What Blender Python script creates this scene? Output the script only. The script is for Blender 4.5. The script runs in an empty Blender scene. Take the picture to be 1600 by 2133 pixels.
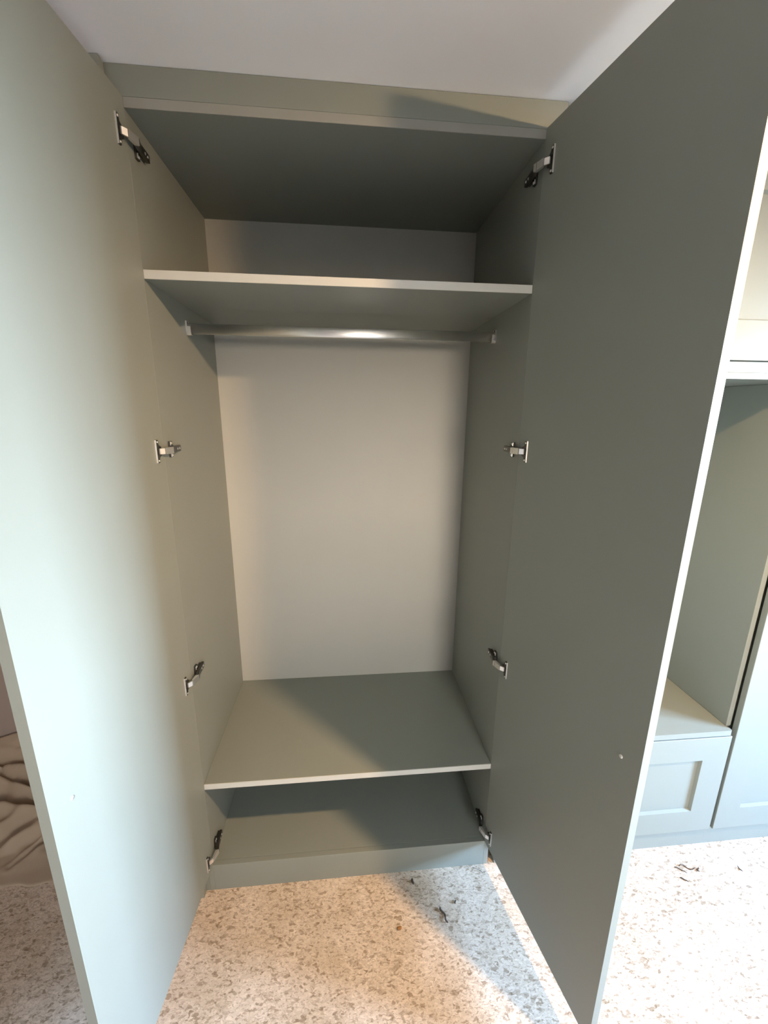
import bpy, bmesh, math, random
from mathutils import Vector, Matrix, noise

# ---------------------------------------------------------------- scene, camera, light
S = bpy.context.scene
C = S.collection
S.view_settings.view_transform = 'Standard'
S.view_settings.look = 'None'
S.view_settings.gamma = 1.0
S.view_settings.use_curve_mapping = False
S.view_settings.exposure = 0.58
S.cycles.max_bounces = 16
S.cycles.diffuse_bounces = 10
S.cycles.glossy_bounces = 6
S.cycles.transparent_max_bounces = 8
S.cycles.sample_clamp_indirect = 6.0
S.cycles.caustics_reflective = False
S.cycles.caustics_refractive = False

CAM = Vector((0.48998, -1.16842, 1.69950))
YAW, PITCH, ROLL, FPX = 0.096303, -0.240583, 0.009726, 849.32
f = Vector((math.sin(YAW)*math.cos(PITCH), math.cos(YAW)*math.cos(PITCH), math.sin(PITCH)))
r = Vector((math.cos(YAW), -math.sin(YAW), 0))
u = r.cross(f)
r2 = math.cos(ROLL)*r + math.sin(ROLL)*u
u2 = -math.sin(ROLL)*r + math.cos(ROLL)*u
cd = bpy.data.cameras.new('camera')
cam = bpy.data.objects.new('camera', cd); C.objects.link(cam)
cd.sensor_fit = 'HORIZONTAL'; cd.sensor_width = 36.0; cd.lens = FPX*36/1600
cd.clip_start = 0.02
m = Matrix((r2, u2, -f)).transposed().to_4x4(); m.translation = CAM
cam.matrix_world = m
S.camera = cam

SKY = 200.0          # hazy sky outside the windows
LAMP = 4000.0         # warm ceiling spotlight lens
w = bpy.data.worlds.new('world'); S.world = w; w.use_nodes = True
bg = w.node_tree.nodes['Background']
bg.inputs[1].default_value = SKY
wt = w.node_tree; wc_ = wt.nodes.new('ShaderNodeTexCoord'); ws = wt.nodes.new('ShaderNodeSeparateXYZ'); wr = wt.nodes.new('ShaderNodeValToRGB')
wt.links.new(wc_.outputs['Generated'], ws.inputs[0]); wt.links.new(ws.outputs['Z'], wr.inputs['Fac']); wt.links.new(wr.outputs['Color'], bg.inputs[0])
we = wr.color_ramp.elements                      # hazy clear sky: pale at the horizon, deeper and darker overhead
we[0].position = 0.0; we[0].color = (0.64, 0.79, 1.0, 1)
we[1].position = 1.0; we[1].color = (0.12, 0.26, 0.60, 1)
wk = we.new(0.40); wk.color = (0.32, 0.50, 0.82, 1)

# room extents
XL, XR, YF, YB, ZC = -1.75, 4.20, -2.9, 0.58, 2.447
WIN = (-1.80, -0.72, 0.90, 2.10)          # y0, y1, z0, z1 of the opening in the right wall
FILL_WIN = (1.00, 1.70, 1.05, 2.00)           # x0, x1, z0, z1 of the opening added behind the camera as fill light
def portal(loc, rot, sx, sy):
    pd = bpy.data.lights.new('window_portal', 'AREA'); pd.shape = 'RECTANGLE'
    pd.size = sx; pd.size_y = sy; pd.cycles.is_portal = True
    po = bpy.data.objects.new('window_portal', pd); C.objects.link(po); po.location = loc; po.rotation_euler = rot
portal((XR+0.02, (WIN[0]+WIN[1])/2, (WIN[2]+WIN[3])/2), (0, math.pi/2, 0), WIN[3]-WIN[2], WIN[1]-WIN[0])        # emits towards -x
portal(((FILL_WIN[0]+FILL_WIN[1])/2, YF-0.02, (FILL_WIN[2]+FILL_WIN[3])/2), (math.pi/2, 0, 0), FILL_WIN[1]-FILL_WIN[0], FILL_WIN[3]-FILL_WIN[2]) # emits towards +y

# ---------------------------------------------------------------- materials
def new_mat(name):
    mt = bpy.data.materials.new(name); mt.use_nodes = True
    nt = mt.node_tree
    return mt, nt, nt.nodes['Principled BSDF']

def paint(name, col, rough, bump=0.02, scale=350, var=0.03, spec=0.5):
    mt, nt, b = new_mat(name)
    b.inputs['Roughness'].default_value = rough
    b.inputs['Specular IOR Level'].default_value = spec
    tc = nt.nodes.new('ShaderNodeTexCoord')
    n = nt.nodes.new('ShaderNodeTexNoise'); n.inputs['Scale'].default_value = scale; n.inputs['Detail'].default_value = 3
    nt.links.new(tc.outputs['Object'], n.inputs['Vector'])
    n2 = nt.nodes.new('ShaderNodeTexNoise'); n2.inputs['Scale'].default_value = 6; n2.inputs['Detail'].default_value = 4
    nt.links.new(tc.outputs['Object'], n2.inputs['Vector'])
    mx = nt.nodes.new('ShaderNodeMix'); mx.data_type = 'RGBA'
    mx.inputs['A'].default_value = tuple(c*(1-var) for c in col)+(1,)
    mx.inputs['B'].default_value = tuple(c*(1+var) for c in col)+(1,)
    nt.links.new(n2.outputs['Fac'], mx.inputs['Factor'])
    nt.links.new(mx.outputs['Result'], b.inputs['Base Color'])
    bp = nt.nodes.new('ShaderNodeBump'); bp.inputs['Strength'].default_value = bump; bp.inputs['Distance'].default_value = 0.002
    nt.links.new(n.outputs['Fac'], bp.inputs['Height']); nt.links.new(bp.outputs['Normal'], b.inputs['Normal'])
    return mt

SAGE = (0.238, 0.253, 0.222)
M_sage = paint('sage_satin_paint', SAGE, 0.42, 0.03)
M_back = paint('back_board_lit_tone', (0.46, 0.45, 0.405), 0.5, 0.02)  # greige like the other panels; extra front light is put into the colour
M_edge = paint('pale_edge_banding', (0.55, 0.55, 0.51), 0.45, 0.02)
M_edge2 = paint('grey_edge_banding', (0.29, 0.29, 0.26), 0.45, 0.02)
M_ceil = paint('white_ceiling_paint', (0.90, 0.89, 0.89), 0.9, 0.05, 260, 0.01, 0.2)
M_wall = paint('plaster_wall_paint', (0.36, 0.29, 0.25), 0.9, 0.06, 200, 0.03, 0.2)
M_white = paint('white_gloss_paint', (0.85, 0.85, 0.84), 0.3)
M_cloth = paint('cotton_dust_sheet', (0.46, 0.36, 0.26), 0.95, 0.25, 900, 0.10, 0.1)
M_bark = paint('dry_dirt', (0.10, 0.075, 0.06), 0.9, 0.4, 600, 0.3, 0.1)
M_rust = paint('rusty_crumb', (0.33, 0.16, 0.06), 0.9, 0.4, 600, 0.2, 0.1)
M_fibre = paint('dark_bristle', (0.05, 0.055, 0.06), 0.5)
M_ground = paint('garden_ground', (0.055, 0.055, 0.04), 0.95)
M_black = paint('matt_black_and_cup_shade', (0.015, 0.015, 0.015), 0.7)

def metal(name, col, rough):
    mt, nt, b = new_mat(name)
    b.inputs['Base Color'].default_value = col+(1,); b.inputs['Metallic'].default_value = 1
    tc = nt.nodes.new('ShaderNodeTexCoord'); n = nt.nodes.new('ShaderNodeTexNoise'); n.inputs['Scale'].default_value = 400
    nt.links.new(tc.outputs['Object'], n.inputs['Vector'])
    mr = nt.nodes.new('ShaderNodeMapRange'); mr.inputs['To Min'].default_value = rough*0.85; mr.inputs['To Max'].default_value = rough*1.15
    nt.links.new(n.outputs['Fac'], mr.inputs['Value']); nt.links.new(mr.outputs['Result'], b.inputs['Roughness'])
    return mt
M_chrome = metal('satin_chrome', (0.97, 0.96, 0.94), 0.33)
M_nickel = metal('nickel_plate', (0.97, 0.96, 0.94), 0.42)
M_dark = metal('dark_nickel', (0.13, 0.125, 0.115), 0.32)

def chipboard():
    mt, nt, b = new_mat('chipboard_flooring')
    N = nt.nodes.new; L = nt.links.new
    tc = N('ShaderNodeTexCoord')
    mp = N('ShaderNodeMapping'); mp.inputs['Rotation'].default_value = (0, 0, math.radians(38)); mp.inputs['Scale'].default_value = (1.0, 1.9, 1.0)
    L(tc.outputs['Object'], mp.inputs['Vector'])
    nz = N('ShaderNodeTexNoise'); nz.inputs['Scale'].default_value = 55; nz.inputs['Detail'].default_value = 3
    L(mp.outputs['Vector'], nz.inputs['Vector'])
    vm = N('ShaderNodeVectorMath'); vm.operation = 'MULTIPLY_ADD'; vm.inputs[1].default_value = (0.030,)*3
    L(nz.outputs['Color'], vm.inputs[0]); L(mp.outputs['Vector'], vm.inputs[2])
    # flakes: random tone per cell
    def cells(scale):
        v = N('ShaderNodeTexVoronoi'); v.inputs['Scale'].default_value = scale; v.feature = 'SMOOTH_F1'; v.inputs['Smoothness'].default_value = 0.30; L(vm.outputs['Vector'], v.inputs['Vector'])
        s = N('ShaderNodeSeparateColor'); L(v.outputs['Color'], s.inputs['Color']); return v, s
    v1, s1 = cells(88); v2, s2 = cells(190)
    rp = N('ShaderNodeValToRGB'); e = rp.color_ramp.elements; rp.color_ramp.interpolation = 'LINEAR'
    e[0].position = 0.0; e[0].color = (0.33, 0.26, 0.195, 1)
    e[1].position = 1.0; e[1].color = (0.66, 0.575, 0.49, 1)
    for p, c in ((0.06, (0.38, 0.31, 0.24, 1)), (0.15, (0.46, 0.385, 0.31, 1)), (0.28, (0.57, 0.49, 0.41, 1)), (0.60, (0.61, 0.53, 0.45, 1)), (0.90, (0.63, 0.55, 0.47, 1))):
        k = e.new(p); k.color = c
    L(s1.outputs[0], rp.inputs['Fac'])
    rq = N('ShaderNodeValToRGB'); e = rq.color_ramp.elements
    e[0].position = 0.0; e[0].color = (0.66, 0.61, 0.56, 1)
    e[1].position = 1.0; e[1].color = (1.14, 1.14, 1.13, 1)
    for p, c in ((0.10, (0.74, 0.71, 0.68, 1)), (0.25, (0.93, 0.92, 0.91, 1)), (0.7, (1.02, 1.01, 1.0, 1))):
        k = e.new(p); k.color = c
    L(s2.outputs[0], rq.inputs['Fac'])
    mx = N('ShaderNodeMix'); mx.data_type = 'RGBA'; mx.blend_type = 'MULTIPLY'; mx.inputs['Factor'].default_value = 1.0
    L(rp.outputs['Color'], mx.inputs['A']); L(rq.outputs['Color'], mx.inputs['B'])
    # slow stains
    n2 = N('ShaderNodeTexNoise'); n2.inputs['Scale'].default_value = 9; n2.inputs['Detail'].default_value = 5
    L(tc.outputs['Object'], n2.inputs['Vector'])
    cr = N('ShaderNodeValToRGB'); cr.color_ramp.elements[0].position = 0.3; cr.color_ramp.elements[0].color = (0.90, 0.82, 0.72, 1)
    cr.color_ramp.elements[1].position = 0.65; cr.color_ramp.elements[1].color = (1.10, 1.05, 1.0, 1)
    L(n2.outputs['Fac'], cr.inputs['Fac'])
    mu = N('ShaderNodeMix'); mu.data_type = 'RGBA'; mu.blend_type = 'MULTIPLY'; mu.inputs['Factor'].default_value = 1
    L(mx.outputs['Result'], mu.inputs['A']); L(cr.outputs['Color'], mu.inputs['B'])
    # a scraped, filler-smeared patch in front of the plinth (a mark with its own shape)
    m2 = N('ShaderNodeMapping'); m2.vector_type = 'TEXTURE'
    m2.inputs['Location'].default_value = (0.205, -0.125, 0); m2.inputs['Rotation'].default_value = (0, 0, math.radians(47)); m2.inputs['Scale'].default_value = (0.105, 0.030, 1)
    n3 = N('ShaderNodeTexNoise'); n3.inputs['Scale'].default_value = 40
    L(tc.outputs['Object'], n3.inputs['Vector'])
    v3 = N('ShaderNodeVectorMath'); v3.operation = 'MULTIPLY_ADD'; v3.inputs[1].default_value = (0.02,)*3
    L(n3.outputs['Color'], v3.inputs[0]); L(tc.outputs['Object'], v3.inputs[2])
    L(v3.outputs['Vector'], m2.inputs['Vector'])
    sp = N('ShaderNodeSeparateXYZ'); L(m2.outputs['Vector'], sp.inputs[0])
    ab = []
    for k in (0, 1):
        a = N('ShaderNodeMath'); a.operation = 'ABSOLUTE'; L(sp.outputs[k], a.inputs[0]); ab.append(a)
    mxm = N('ShaderNodeMath'); mxm.operation = 'MAXIMUM'; L(ab[0].outputs[0], mxm.inputs[0]); L(ab[1].outputs[0], mxm.inputs[1])
    mk = N('ShaderNodeMapRange'); mk.inputs['From Min'].default_value = 0.85; mk.inputs['From Max'].default_value = 1.05
    mk.inputs['To Min'].default_value = 0.8; mk.inputs['To Max'].default_value = 0.0
    L(mxm.outputs[0], mk.inputs['Value'])
    pm = N('ShaderNodeMix'); pm.data_type = 'RGBA'; pm.inputs['B'].default_value = (0.60, 0.505, 0.40, 1)
    L(mk.outputs['Result'], pm.inputs['Factor']); L(mu.outputs['Result'], pm.inputs['A'])
    L(pm.outputs['Result'], b.inputs['Base Color'])
    b.inputs['Roughness'].default_value = 0.75; b.inputs['Specular IOR Level'].default_value = 0.25
    bp = N('ShaderNodeBump'); bp.inputs['Strength'].default_value = 0.25; bp.inputs['Distance'].default_value = 0.003
    L(s2.outputs[1], bp.inputs['Height']); L(bp.outputs['Normal'], b.inputs['Normal'])
    return mt
M_floor = chipboard()

def glow(name, col, strength):
    mt, nt, b = new_mat(name)
    b.inputs['Base Color'].default_value = (0.9, 0.9, 0.88, 1)
    b.inputs['Emission Color'].default_value = col+(1,); b.inputs['Emission Strength'].default_value = strength
    return mt
M_bulb = glow('warm_lens', (1.0, 0.66, 0.36), LAMP)


def pane_mat(name, tint):
    mt, nt, b = new_mat(name)
    t = nt.nodes.new('ShaderNodeBsdfTransparent'); t.inputs[0].default_value = tint+(1,)
    g = nt.nodes.new('ShaderNodeBsdfGlossy'); g.inputs['Roughness'].default_value = 0.02
    mx = nt.nodes.new('ShaderNodeMixShader'); mx.inputs[0].default_value = 0.05
    nt.links.new(t.outputs[0], mx.inputs[1]); nt.links.new(g.outputs[0], mx.inputs[2])
    nt.links.new(mx.outputs[0], nt.nodes['Material Output'].inputs['Surface'])
    return mt
M_pane = pane_mat('window_glass', (0.94, 0.97, 0.96))
M_pane_filter = pane_mat('warm_light_filter', (0.56, 0.46, 0.36))  # tint added to warm and dim the fill light from behind the camera

# ---------------------------------------------------------------- mesh helpers
WLOC = {}
def link(name, bm, mat, parent=None, smooth=False, origin='base'):
    """bm holds world coordinates; the object gets its origin at its own base centre."""
    bmesh.ops.recalc_face_normals(bm, faces=bm.faces)
    xs = [v.co.x for v in bm.verts]; ys = [v.co.y for v in bm.verts]; zs = [v.co.z for v in bm.verts]
    c = Vector(((min(xs)+max(xs))/2, (min(ys)+max(ys))/2, min(zs)))
    for v in bm.verts: v.co -= c
    me = bpy.data.meshes.new(name); bm.to_mesh(me); bm.free()
    me.materials.append(mat)
    if smooth:
        for p in me.polygons: p.use_smooth = True
    o = bpy.data.objects.new(name, me); C.objects.link(o)
    WLOC[o.name] = c
    if parent:
        o.parent = parent; o.location = c - WLOC[parent.name]
    else:
        o.location = c
    return o

def thing(name, label, cat, loc, group=None):
    o = bpy.data.objects.new(name, None); C.objects.link(o); o.empty_display_size = 0.05
    o.location = loc; WLOC[o.name] = Vector(loc); tag(o, label, cat, group); return o
def tag(o, label, cat, group=None):
    o['label'] = label; o['category'] = cat
    if group: o['group'] = group
    return o
def struct(o): o['kind'] = 'structure'; return o

def add_box(bm, x0, x1, y0, y1, z0, z1, bev=0.0, T=None):
    b = bmesh.new()
    vs = [b.verts.new((x, y, z)) for x in (x0, x1) for y in (y0, y1) for z in (z0, z1)]
    for q in ((0,1,3,2), (4,6,7,5), (0,4,5,1), (2,3,7,6), (0,2,6,4), (1,5,7,3)): b.faces.new([vs[i] for i in q])
    bmesh.ops.recalc_face_normals(b, faces=b.faces)
    if bev > 0:
        bmesh.ops.bevel(b, geom=list(b.edges), offset=bev, segments=2, affect='EDGES', profile=0.5)
    merge(bm, b, T)
def merge(bm, b, T=None):
    mp = {}
    for v in b.verts: mp[v] = bm.verts.new(T(v.co) if T else v.co)
    for fc in b.faces:
        try: bm.faces.new([mp[v] for v in fc.verts])
        except ValueError: pass
    b.free()
def box(name, x0, x1, y0, y1, z0, z1, mat, parent=None, bev=0.0008, T=None):
    bm = bmesh.new(); add_box(bm, x0, x1, y0, y1, z0, z1, bev, T); return link(name, bm, mat, parent)

def add_prism(bm, pts, a0, a1, T):
    """polygon pts (p,q) extruded along a from a0 to a1; T maps (p,q,a) to world"""
    A = [bm.verts.new(T(Vector((p, q, a0)))) for p, q in pts]; B = [bm.verts.new(T(Vector((p, q, a1)))) for p, q in pts]
    bm.faces.new(A); bm.faces.new(B[::-1]); n = len(pts)
    for i in range(n): bm.faces.new((A[i], A[(i+1) % n], B[(i+1) % n], B[i]))
def add_disc(bm, cx, cy, rad, a0, a1, T, n=14, dome=0.0):
    pts = [(cx+rad*math.cos(2*math.pi*i/n), cy+rad*math.sin(2*math.pi*i/n)) for i in range(n)]
    if dome <= 0:
        add_prism(bm, pts, a0, a1, T); return
    A = [bm.verts.new(T(Vector((p, q, a0)))) for p, q in pts]
    B = [bm.verts.new(T(Vector((p, q, a1)))) for p, q in pts]
    D = [bm.verts.new(T(Vector((cx+(p-cx)*0.6, cy+(q-cy)*0.6, a1+dome)))) for p, q in pts]
    for i in range(n):
        j = (i+1) % n
        bm.faces.new((A[i], A[j], B[j], B[i])); bm.faces.new((B[i], B[j], D[j], D[i]))
    bm.faces.new(A[::-1]); bm.faces.new(D)

def add_tube(bm, pts, rad, n=6):
    rings = []
    for i, p in enumerate(pts):
        p = Vector(p); t = (Vector(pts[min(i+1, len(pts)-1)])-Vector(pts[max(i-1, 0)])).normalized()
        a = t.cross(Vector((0.13, 0.21, 1))).normalized(); b = t.cross(a)
        rr = rad[i] if isinstance(rad, (list, tuple)) else rad
        rings.append([bm.verts.new(p+rr*(math.cos(2*math.pi*k/n)*a+math.sin(2*math.pi*k/n)*b)) for k in range(n)])
    for A, B in zip(rings, rings[1:]):
        for k in range(n): bm.faces.new((A[k], A[(k+1) % n], B[(k+1) % n], B[k]))
    bm.faces.new(rings[0]); bm.faces.new(rings[-1][::-1])

# ---------------------------------------------------------------- the room
struct(box('floor', XL-0.1, XR+0.1, YF-0.1, YB+0.1, -0.04, 0.0, M_floor, bev=0))
struct(box('ceiling', XL-0.1, XR+0.1, YF-0.1, YB+0.1, ZC, ZC+0.06, M_ceil, bev=0))
struct(box('wall_back', XL-0.1, XR+0.1, YB, YB+0.1, 0, ZC, M_wall, bev=0))
struct(box('wall_left', XL-0.1, XL, YF, YB, 0, ZC, M_wall, bev=0))
bm = bmesh.new()
y0, y1, z0, z1 = FILL_WIN
for (a, b_, c_, d_) in ((XL-0.1, y0, 0, ZC), (y1, XR+0.1, 0, ZC), (y0, y1, 0, z0), (y0, y1, z1, ZC)):
    add_box(bm, a, b_, YF-0.1, YF, c_, d_)
struct(link('wall_front', bm, M_wall))
bm = bmesh.new()
for (a, b_, c_, d_) in ((y0, y0+0.05, z0, z1), (y1-0.05, y1, z0, z1), (y0+0.05, y1-0.05, z0, z0+0.05), (y0+0.05, y1-0.05, z1-0.05, z1)):
    add_box(bm, a, b_, YF-0.09, YF-0.05, c_, d_, 0.003)
fill_win = struct(link('added_fill_window', bm, M_white))  # made-up window, added to brighten the wardrobe's back panel
box('pane', y0+0.05, y1-0.05, YF-0.072, YF-0.068, z0+0.05, z1-0.05, M_pane_filter, fill_win, 0)
box('window_sill', y0-0.04, y1+0.04, YF-0.05, YF+0.08, z0-0.025, z0, M_white, fill_win, 0.004)
bm = bmesh.new()
y0, y1, z0, z1 = WIN
for (a, b_, c_, d_) in ((YF, y0, 0, ZC), (y1, YB, 0, ZC), (y0, y1, 0, z0), (y0, y1, z1, ZC)):
    add_box(bm, XR, XR+0.1, a, b_, c_, d_)
struct(link('wall_right', bm, M_wall))
# window in the right wall (outside the frame of the photograph, lets the daylight in)
bm = bmesh.new()
for (a, b_, c_, d_) in ((y0, y0+0.05, z0, z1), (y1-0.05, y1, z0, z1), (y0+0.05, y1-0.05, z0, z0+0.05), (y0+0.05, y1-0.05, z1-0.05, z1)):
    add_box(bm, XR+0.05, XR+0.09, a, b_, c_, d_, 0.003)
win = struct(link('window_1', bm, M_white))
ym = (y0+y1)/2
box('glazing_bar', XR+0.055, XR+0.085, ym-0.015, ym+0.015, z0+0.05, z1-0.05, M_white, win, 0.002)
for a, b_ in ((y0+0.05, ym-0.015), (ym+0.015, y1-0.05)):
    box('pane', XR+0.068, XR+0.072, a, b_, z0+0.05, z1-0.05, M_pane, win, 0)
box('window_sill', XR-0.08, XR+0.05, y0-0.04, y1+0.04, z0-0.025, z0, M_white, win, 0.004)
struct(box('ground', XL-12, XR+30, -30, 16, -0.5, -0.4, M_ground, bev=0))

# ---------------------------------------------------------------- wardrobe
W, D = 1.0, 0.5532
ZP, ZS1, ZS2, ZT, TH = 0.1148, 0.4697, 2.0351, 2.3653, 0.0207
ZTOP = 2.386
wd = thing('fitted_wardrobe', 'tall sage green fitted wardrobe standing open with empty shelves and a hanging rail', 'wardrobe', (0.5, 0.27, 0))
box('side_panel', -0.018, 0, 0, D, 0, ZTOP, M_sage, wd)
box('side_panel', W, W+0.018, 0, D, 0, ZTOP, M_sage, wd)
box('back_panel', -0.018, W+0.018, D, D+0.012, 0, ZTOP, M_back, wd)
tp = box('top_panel', 0, W, 0.0025, D, ZT, ZTOP, M_sage, wd, 0)
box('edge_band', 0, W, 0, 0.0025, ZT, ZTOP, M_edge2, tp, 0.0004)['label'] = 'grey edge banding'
box('bottom_panel', 0, W, 0.019, D, ZP-0.018, ZP, M_sage, wd)
box('plinth', 0, W, 0.0, 0.018, 0, ZP, M_sage, wd)
for zs in (ZS2, ZS1):
    sf = box('shelf', 0.0005, W-0.0005, 0.0035, D, zs-TH, zs, M_sage, wd, 0)
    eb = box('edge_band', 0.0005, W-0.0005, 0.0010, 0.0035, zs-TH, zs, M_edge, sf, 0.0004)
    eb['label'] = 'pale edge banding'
box('fascia', -0.0325, W+0.05, 0.0, 0.018, ZTOP+0.0005, ZC-0.001, M_sage, wd)
box('end_panel', -0.0505, -0.0325, -0.0235, D, 0, ZC-0.0015, M_sage, wd)
box('filler_strip', -0.0325, -0.0185, 0.0, 0.018, 0, ZTOP, M_sage, wd)

# hanging rail: oval tube with end sockets
RY, RZ = 0.268, 1.948
def oval(n, hw, hh):
    out = []
    for i in range(n):
        a = 2*math.pi*i/n; c_, s_ = math.cos(a), math.sin(a)
        out.append((math.copysign(abs(c_)**0.45, c_)*hw, math.copysign(abs(s_)**0.95, s_)*hh))
    return out
bm = bmesh.new()
add_prism(bm, oval(40, 0.0075, 0.0155), 0.003, W-0.003, lambda v: Vector((v.z, RY+v.x, RZ+v.y)))
rail = link('hanging_rail', bm, M_chrome, wd, True)
rail['label'] = 'oval chrome hanging rail'
for fc in rail.data.polygons:
    if len(fc.vertices) > 4: fc.use_smooth = False
for sgn, xb in ((1, 0.0), (-1, W)):
    bm = bmesh.new()
    T = lambda v: Vector((xb+sgn*v.z, RY+v.x, RZ+v.y))
    add_prism(bm, [(-0.0105, 0.022), (-0.0105, -0.012), (-0.006, -0.0195), (0.006, -0.0195), (0.0105, -0.012), (0.0105, 0.022)], 0.0, 0.003, T)
    add_prism(bm, [(-0.0105, 0.006), (-0.0105, -0.012), (-0.006, -0.0195), (0.006, -0.0195), (0.0105, -0.012), (0.0105, 0.006),
                   (0.009, 0.006), (0.009, -0.0115), (0.0055, -0.0175), (-0.0055, -0.0175), (-0.009, -0.0115), (-0.009, 0.006)], 0.003, 0.014, T)
    br = link('rail_bracket', bm, M_chrome, rail)
    bm = bmesh.new(); add_disc(bm, 0, 0.0185, 0.003, 0.003, 0.0042, T, 12, 0.0006)
    link('bracket_screw', bm, M_dark, rail)

# doors: coordinates (s along the door from the hinge, n out of its inner face, z)
LA, RA = math.radians(4.4), math.radians(10.5)
Ld, Ln = Vector((-math.sin(LA), -math.cos(LA), 0)), Vector((math.cos(LA), -math.sin(LA), 0))
Rd, Rn = Vector((math.sin(RA), -math.cos(RA), 0)), Vector((-math.cos(RA), -math.sin(RA), 0))
def frame_of(o, d, n): return lambda v: o + d*v.x + n*v.y + Vector((0, 0, v.z))
TL = frame_of(Vector((0, 0, 0)), Ld, Ln)
TR = frame_of(Vector((W, 0, 0)), Rd, Rn)
DZ0, DZ1, DT = ZP, 2.3875, 0.0205
def make_door(T, width):
    """slab with a flat inner face and a recessed shaker panel outside"""
    b = bmesh.new()
    s0, s1 = 0.0006, width
    vs = [b.verts.new((x, y, z)) for x in (s0, s1) for y in (-DT, 0) for z in (DZ0, DZ1)]
    fs = [b.faces.new([vs[i] for i in q]) for q in ((0,1,3,2), (4,6,7,5), (0,4,5,1), (2,3,7,6), (0,2,6,4), (1,5,7,3))]
    bmesh.ops.recalc_face_normals(b, faces=b.faces)
    outer = [fc for fc in b.faces if all(abs(v.co.y+DT) < 1e-6 for v in fc.verts)]
    bmesh.ops.inset_region(b, faces=outer, thickness=0.095, depth=0)
    bmesh.ops.inset_region(b, faces=outer, thickness=0.004, depth=-0.009)
    hard = [e for e in b.edges if all(v.co.x in (vs[0].co.x, vs[4].co.x) and v.co.z in (vs[0].co.z, vs[1].co.z) for v in e.verts)]
    bmesh.ops.bevel(b, geom=hard, offset=0.0012, segments=2, affect='EDGES')
    bm = bmesh.new(); merge(bm, b, T)
    return link('door', bm, M_sage, wd)
doorL = make_door(TL, 0.5425); doorL['label'] = 'open left wardrobe door lit by daylight'
doorR = make_door(TR, 0.5320); doorR['label'] = 'open right wardrobe door in shade'
for T, d, s_, z_ in ((TL, doorL, 0.4903, 0.9771), (TR, doorR, 0.4838, 0.9666)):
    bm = bmesh.new()
    TT = lambda v: T(Vector((v.x, v.z, v.y)))
    add_disc(bm, s_, z_, 0.0048, 0.0, 0.0012, TT, 18, 0.0012)
    sc = link('handle_screw', bm, M_nickel, d)

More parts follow.
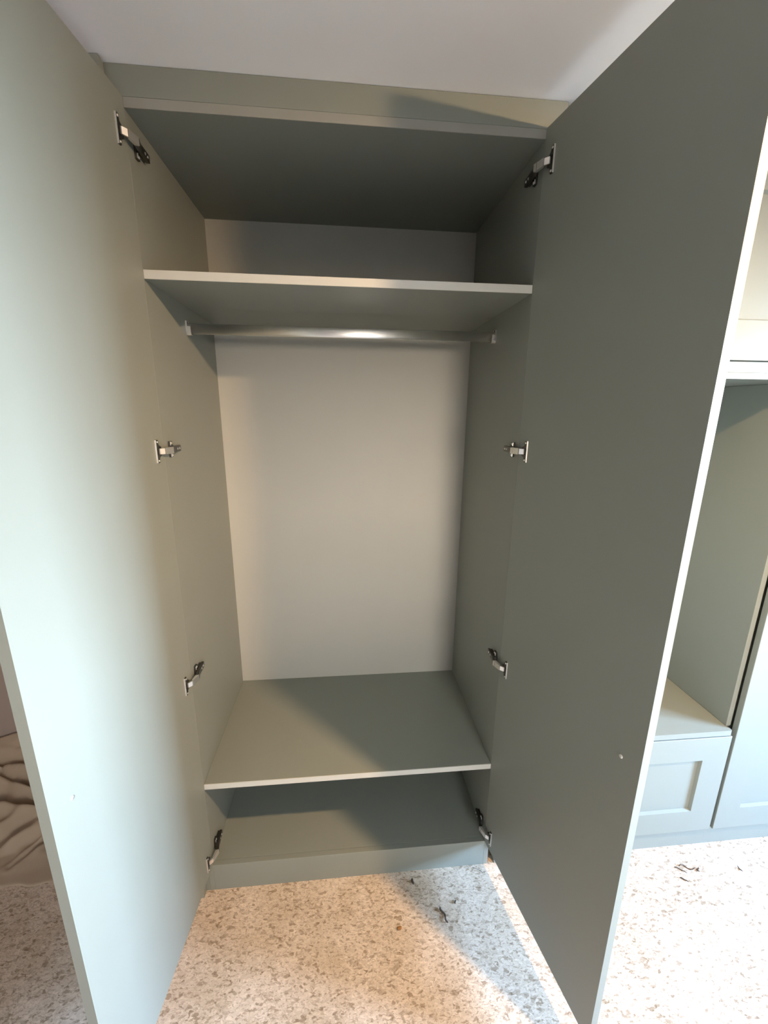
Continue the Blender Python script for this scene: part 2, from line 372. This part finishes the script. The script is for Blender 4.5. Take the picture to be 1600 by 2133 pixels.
# concealed hinges
def hinge(T, side, z):
    """T door frame, side = +1 left jamb / -1 right jamb"""
    xb = 0.0 if side > 0 else W
    J = lambda p, q, a: Vector((xb+side*p, q, z+a))           # jamb frame: p into the cupboard, q depth, a height
    Dm = lambda s, n, a: T(Vector((s, n, z+a)))
    bm = bmesh.new()                                           # arm: channel running from the link to the mounting plate
    P = [(0.020, -0.004), (0.022, 0.012), (0.017, 0.030), (0.015, 0.078), (0.007, 0.078), (0.008, 0.030), (0.012, 0.010), (0.011, -0.004)]
    add_prism(bm, P, -0.0085, 0.0085, lambda v: J(v.x, v.y, v.z))
    arm = link('hinge', bm, M_dark, wd)
    bm = bmesh.new()                                           # cup plate screwed to the door
    pl = [(0.0420, 0.030), (0.0335, 0.030), (0.0315, 0.017), (0.020, 0.011), (0.020, -0.011), (0.0315, -0.017), (0.0335, -0.030), (0.0420, -0.030)]
    add_prism(bm, pl, 0.0, 0.0036, lambda v: Dm(v.x, v.z, v.y))
    link('cup_plate', bm, M_dark, arm)
    bm = bmesh.new()                                           # cup plate's end face; the light it catches put in as brighter nickel
    add_prism(bm, [(0.0421, 0.0), (0.0421, 0.0037), (0.0430, 0.0034), (0.0434, 0.0)], -0.030, 0.030, lambda v: Dm(v.x, v.y, v.z))
    link('plate_edge_glint', bm, M_nickel, arm)
    bm = bmesh.new()                                           # raised black piece; the shade of the sunken cup put into its colour
    add_prism(bm, [(0.0400, 0.009), (0.0330, 0.010), (0.0330, -0.010), (0.0400, -0.009)], 0.0037, 0.0044, lambda v: Dm(v.x, v.z, v.y))
    link('hinge_cup', bm, M_black, arm)
    bm = bmesh.new()
    add_prism(bm, [(0.0335, 0.0046), (0.0335, 0.0072), (0.0235, 0.0150), (0.0200, 0.0120), (0.0300, 0.0046)], -0.0075, 0.0075, lambda v: Dm(v.x, v.y, v.z))
    link('hinge_link', bm, M_nickel, arm)
    bm = bmesh.new()                                           # bright bridge between the link and the arm
    q0 = Dm(0.0212, 0.0165, 0); q1 = Dm(0.0180, 0.0110, 0)
    a0, a1 = J(0.0235, 0.006, 0), J(0.013, 0.004, 0)
    vs = []
    for dz in (-0.0088, 0.0088):
        for p in (q0, a0, a1, q1): vs.append(bm.verts.new((p.x, p.y, z+dz)))
    for q in ((0,1,2,3), (4,7,6,5), (0,4,5,1), (1,5,6,2), (2,6,7,3), (3,7,4,0)): bm.faces.new([vs[i] for i in q])
    link('hinge_link', bm, M_nickel, arm)
    bm = bmesh.new()                                           # cross-shaped mounting plate on the jamb
    cr = [(0.028, 0.009), (0.030, 0.022), (0.044, 0.022), (0.046, 0.009), (0.076, 0.007), (0.076, -0.007), (0.046, -0.009), (0.044, -0.022), (0.030, -0.022), (0.028, -0.009)]
    add_prism(bm, cr, 0.0, 0.006, lambda v: J(v.z, v.x, v.y))
    link('mounting_plate', bm, M_dark, arm)
    for a in (-1, 1):
        bm = bmesh.new(); add_disc(bm, 0.037, a*0.0165, 0.0036, 0.006, 0.0072, lambda v: J(v.z, v.x, v.y), 12, 0.0012)
        link('screw', bm, M_nickel, arm)
        bm = bmesh.new(); add_prism(bm, [(0.0285, a*0.011), (0.0285, a*0.021), (0.0300, a*0.021), (0.0300, a*0.011)], 0.0060, 0.0085, lambda v: J(v.z, v.x, v.y))
        link('plate_lip', bm, M_nickel, arm)
        bm = bmesh.new(); add_disc(bm, 0.0372, a*0.0245, 0.0030, 0.0036, 0.0042, lambda v: Dm(v.x, v.z, v.y), 12, 0.0010)
        link('screw', bm, M_nickel, arm)
    for q in (0.052, 0.067):
        bm = bmesh.new(); add_disc(bm, q, 0, 0.0034, 0.0152, 0.0164, lambda v: J(v.z, v.x, v.y), 12, 0.0008)
        link('screw', bm, M_nickel, arm)
for z in (2.304, 1.5925, 0.8818, 0.1720):
    hinge(TL, 1, z); hinge(TR, -1, z)

# ---------------------------------------------------------------- neighbouring furniture
def shaker(name, x0, x1, z0, z1, parent, stile=0.100, yf=-0.0225, t=0.020, d=0.011, ch=0.005):
    """front = mitred ring with chamfered inner edge; the recessed panel is its child"""
    bm = bmesh.new()
    def ring(xa, xb, za, zb, y): return [bm.verts.new((x, y, z)) for x, z in ((xa, za), (xb, za), (xb, zb), (xa, zb))]
    e = 0.0012
    R = [ring(x0, x1, z0, z1, yf+t), ring(x0, x1, z0, z1, yf+e), ring(x0+e, x1-e, z0+e, z1-e, yf),
         ring(x0+stile, x1-stile, z0+stile, z1-stile, yf), ring(x0+stile+ch, x1-stile-ch, z0+stile+ch, z1-stile-ch, yf+d),
         ring(x0+stile+ch, x1-stile-ch, z0+stile+ch, z1-stile-ch, yf+t)]
    for A, B in zip(R, R[1:]+R[:1]):
        for k in range(4): bm.faces.new((A[k], A[(k+1) % 4], B[(k+1) % 4], B[k]))
    o = link(name, bm, M_sage, parent)
    s = stile+ch
    box('inset_panel', x0+s, x1-s, yf+d, yf+t-0.001, z0+s, z1-s, M_sage, o, 0)
    return o

BX0, BX1 = 1.045, 1.920
be = thing('storage_bench', 'low sage green storage bench with shaker drawer fronts beside the open wardrobe', 'bench', (1.47, 0.25, 0))
box('plinth', BX0, BX1+0.0005, 0.0, 0.018, 0, 0.100, M_sage, be, 0)
box('carcass', BX0, BX1, 0.019, 0.50, 0.02, 0.538, M_sage, be)
for a, b_ in ((1.049, 1.472), (1.476, 1.9125)):
    shaker('drawer_front', a, b_, 0.100, 0.5385, be)
bm = bmesh.new()      # seat board with a clipped front corner
pts = [(BX0, 0.50), (1.8995, 0.50), (1.8995, -0.006), (1.9050, -0.010), (1.9040, -0.0215), (1.900, -0.0235), (BX0, -0.0235)]
add_prism(bm, pts, 0.5455, 0.5670, lambda v: v.copy())
link('seat', bm, M_sage, be)
be2 = thing('niche_lining', 'tall sage green open niche above the bench seat, shaded inside', 'niche panel', (1.47, 0.49, 0.567))
box('side_panel', 1.9000, 1.9190, 0.0, 0.50, 0.5672, 1.802, M_sage, be2)
box('side_panel', BX0, BX0+0.018, 0.0, 0.50, 0.5672, 1.802, M_sage, be2)
box('back_panel', BX0+0.018, 1.9000, 0.488, 0.50, 0.5672, 1.802, M_sage, be2)

wc = thing('wall_cabinet', 'sage green shaker wall cabinet hung above the bench niche', 'cabinet', (1.47, 0.25, 1.8025))
box('carcass', BX0, BX1-0.001, 0.0, 0.50, 1.8205, 2.385, M_sage, wc)
box('base_board', BX0, BX1-0.001, -0.0225, 0.50, 1.8025, 1.8205, M_sage, wc)
box('pelmet', BX0, BX1-0.001, -0.0225, -0.001, 1.8206, 1.8500, M_sage, wc)
for a, b_ in ((1.049, 1.472), (1.476, 1.9175)):
    shaker('door', a, b_, 1.8540, 2.3850, wc, stile=0.1075)
box('fascia', BX0+0.03, BX1-0.001, 0.0, 0.018, 2.3855, ZC-0.001, M_sage, wc)

tc_ = thing('tall_cabinet', 'tall sage green shaker cabinet at the right end of the run', 'cabinet', (2.41, 0.25, 0))
box('plinth', BX1+0.0006, 3.599, 0.0, 0.018, 0, 0.100, M_sage, tc_, 0)
box('carcass', BX1+0.001, 3.599, 0.019, 0.55, 0.02, 2.385, M_sage, tc_)
for a, b_ in ((1.9265, 2.480), (2.484, 3.037), (3.041, 3.594)):
    shaker('door', a, b_, 0.100, 2.385, tc_, stile=0.0965)
box('fascia', BX1+0.001, 3.599, 0.0, 0.018, 2.3855, ZC-0.001, M_sage, tc_)

# ---------------------------------------------------------------- ceiling spotlight (outside the frame)
LP = Vector((1.53, -0.98, 2.352))
AX = Vector((-0.30, 0.32, -0.90)).normalized()
sa = AX.cross(Vector((0, 0, 1))).normalized(); sb = AX.cross(sa)
TS = lambda v: LP + sa*v.x + sb*v.y + AX*v.z
pt = thing('ceiling_spotlight', 'white tilted ceiling spotlight to the right of the camera, out of the picture', 'lamp', (LP.x, LP.y, LP.z-0.03))
bm = bmesh.new(); add_disc(bm, 0, 0, 0.030, -0.002, 0.0, TS, 24); link('lens', bm, M_bulb, pt)
bm = bmesh.new(); add_disc(bm, 0, 0, 0.033, -0.060, -0.0022, TS, 24); link('spot_head', bm, M_white, pt)
bm = bmesh.new()
rings = [[bm.verts.new(TS(Vector((q*math.cos(2*math.pi*k/32), q*math.sin(2*math.pi*k/32), h)))) for k in range(32)] for q, h in ((0.0312, -0.002), (0.0312, 0.011), (0.034, 0.011), (0.034, -0.002))]
for A, B in zip(rings, rings[1:]+rings[:1]):
    for k in range(32): bm.faces.new((A[k], A[(k+1) % 32], B[(k+1) % 32], B[k]))
link('anti_glare_ring', bm, M_black, pt)
top = LP - AX*0.045
bm = bmesh.new(); add_disc(bm, top.x, top.y, 0.006, top.z, ZC-0.014, lambda v: v.copy(), 10); link('stem', bm, M_white, pt)
bm = bmesh.new(); add_disc(bm, top.x, top.y, 0.045, ZC-0.014, ZC-0.0005, lambda v: v.copy(), 24); link('ceiling_rose', bm, M_white, pt)

# ---------------------------------------------------------------- dust sheet heaped by the back wall, left of the wardrobe
def sstep(a, b, x):
    t = min(1, max(0, (x-a)/(b-a))); return t*t*(3-2*t)
def seg(px, py, ax, ay, bx, by):
    dx, dy = bx-ax, by-ay; L2 = dx*dx+dy*dy
    t = max(0, min(1, ((px-ax)*dx+(py-ay)*dy)/L2))
    d = math.hypot(px-ax-t*dx, py-ay-t*dy)
    side = (dx*(py-ay)-dy*(px-ax))/math.sqrt(L2)
    return d, side, t
def sheet_h(x, y):
    h = 0.012 + 0.06*sstep(0.16, 0.34, y) + 0.07*sstep(0.36, 0.44, y+0.04*math.sin(9*x)) + 0.13*sstep(0.44, 0.56, y+0.15*(x+0.95))
    h *= 0.75+0.5*noise.noise(Vector((x*2.3, y*2.3, 4.1)))
    h += 0.030*noise.noise(Vector((x*7, y*9, 0.3))) + 0.012*noise.noise(Vector((x*21, y*25, 1.7)))
    for ax, ay, bx, by, dep, wd_ in ((-1.00, 0.385, -0.80, 0.345, 0.050, 0.014), (-0.76, 0.35, -0.98, 0.17, 0.055, 0.020), (-1.10, 0.51, -0.90, 0.47, 0.05, 0.010),
                                     (-0.93, 0.53, -0.78, 0.39, 0.05, 0.014), (-1.06, 0.47, -0.80, 0.40, 0.045, 0.012), (-0.70, 0.26, -0.80, 0.14, 0.02, 0.008),
                                     (-1.3, 0.30, -1.0, 0.40, 0.05, 0.03), (-0.35, 0.5, -0.60, 0.30, 0.04, 0.02)):
        d, s, t = seg(x, y, ax, ay, bx, by)
        h -= dep*math.exp(-(d/wd_)**2)*(0.6+0.4*math.sin(math.pi*t))
        h += 0.35*dep*math.exp(-((d-2.2*wd_)/(1.2*wd_))**2)
    edge = min(sstep(0.10, 0.24, y+0.03*math.sin(13*x)), sstep(-1.62, -1.45, x), sstep(-0.10, -0.25, x) if False else 1-sstep(-0.28, -0.12, x))
    return max(0.004, h*edge+0.004)
bm = bmesh.new()
NX, NY = 190, 90
X0, X1, Y0, Y1 = -1.62, -0.10, 0.09, 0.572
def rag(x): return 0.05*noise.noise(Vector((x*3.1, 7.7, 0.2))) + 0.018*noise.noise(Vector((x*13, 2.7, 0.2)))
grid = []
for i in range(NX+1):
    x = X0+(X1-X0)*i/NX; row = []
    for j in range(NY+1):
        t = j/NY; y = Y0+(Y1-Y0)*t+rag(x)*(1-t)
        row.append(bm.verts.new((x, y, sheet_h(x, y) if j else 0.002)))
    grid.append(row)
for i in range(NX):
    for j in range(NY): bm.faces.new((grid[i][j], grid[i+1][j], grid[i+1][j+1], grid[i][j+1]))
bed = [bm.verts.new((x, y, 0.0005)) for x, y in ((X0, Y0), (X1, Y0), (X1, Y1), (X0, Y1))]
rim = [grid[i][0] for i in range(NX+1)] + [grid[NX][j] for j in range(1, NY+1)] + [grid[i][NY] for i in range(NX-1, -1, -1)] + [grid[0][j] for j in range(NY-1, 0, -1)]
low = [bm.verts.new((v.co.x, v.co.y, 0.0005)) for v in rim]
for v in bed: bm.verts.remove(v)
n = len(rim)
for k in range(n): bm.faces.new((rim[k], rim[(k+1) % n], low[(k+1) % n], low[k]))
sh = link('dust_sheet', bm, M_cloth, None, True)
tag(sh, 'crumpled beige cotton dust sheet heaped on the floor behind the left wardrobe door', 'dust sheet')

# ---------------------------------------------------------------- small litter on the floor
def squiggle(name, pts, rad, mat, label, cat):
    bm = bmesh.new(); add_tube(bm, [(x, y, z) for x, y, z in pts], rad, 7)
    zmin = min(v.co.z for v in bm.verts)
    for v in bm.verts: v.co.z -= zmin
    return tag(link(name, bm, mat, None, True), label, cat)
random.seed(4)
def curl(cx, cy, ang, L, k, n=9, amp=0.004):
    out = []
    for i in range(n):
        t = i/(n-1); a = ang
        s_ = (t-0.5)*L; o_ = amp*math.sin(t*k)
        out.append((cx+math.cos(a)*s_-math.sin(a)*o_, cy+math.sin(a)*s_+math.cos(a)*o_, 0.002+0.0015*math.sin(t*9)))
    return out
squiggle('dirt_curl', curl(0.812, -0.152, math.radians(110), 0.048, 9), [0.0025, 0.003, 0.0025, 0.0022, 0.003, 0.0026, 0.0034, 0.003, 0.0026], M_bark,
         'dark wavy curl of dirt on the floor in front of the plinth', 'debris')
squiggle('dirt_crumb', curl(0.7205, -0.040, math.radians(100), 0.018, 3, 5, 0.002), [0.003, 0.0045, 0.004, 0.0045, 0.003], M_bark,
         'stubby dark crumb on the floor close to the wardrobe plinth', 'debris')
squiggle('dirt_crumb', curl(0.8615, -0.117, math.radians(60), 0.012, 3, 5, 0.0015), [0.0018, 0.0028, 0.002, 0.0026, 0.0016], M_bark,
         'tiny grey crumb on the floor just behind the wavy dirt curl', 'debris')
squiggle('rust_crumb', curl(0.652, -0.177, math.radians(20), 0.014, 4, 5, 0.002), [0.003, 0.005, 0.0045, 0.005, 0.003], M_rust,
         'small rusty brown crumb on the warm-lit floor', 'debris')
squiggle('bristle', [(0.9585+0.034*t, -0.008-0.024*t**0.7, 0.001+0.006*math.sin(math.pi*t)) for t in [i/8 for i in range(9)]], 0.0007, M_fibre,
         'thin dark curved bristle on the floor at the foot of the plinth', 'debris')
squiggle('twig', curl(1.785, -0.083, math.radians(-15), 0.060, 7, 9, 0.006), [0.0012, 0.0018, 0.0014, 0.002, 0.0014, 0.0022, 0.0016, 0.002, 0.001], M_bark,
         'crooked brown twig on the bright floor before the bench', 'debris')
squiggle('twig', curl(1.752, -0.090, math.radians(-40), 0.040, 3, 6, 0.003), [0.001, 0.0018, 0.0016, 0.0018, 0.0014, 0.0008], M_bark,
         'short slanting twig left of the crooked twig', 'debris')
squiggle('twig', curl(1.738, -0.122, math.radians(-40), 0.028, 3, 6, 0.002), [0.0012, 0.002, 0.0024, 0.002, 0.0016, 0.0008], M_bark,
         'small dark twig nearest the open right door, in front of the others', 'debris')
squiggle('dirt_curl', curl(1.8205, -0.094, math.radians(80), 0.014, 5, 7, 0.005), [0.0015, 0.002, 0.0024, 0.002, 0.0024, 0.002, 0.0012], M_bark,
         'hooked dark curl at the right end of the crooked twig', 'debris')
squiggle('wood_shaving', curl(1.985, -0.105, math.radians(95), 0.022, 3, 6, 0.002), [0.0008, 0.0016, 0.002, 0.002, 0.0014, 0.0008], M_bark,
         'dark sliver on the floor before the tall cabinet', 'debris')
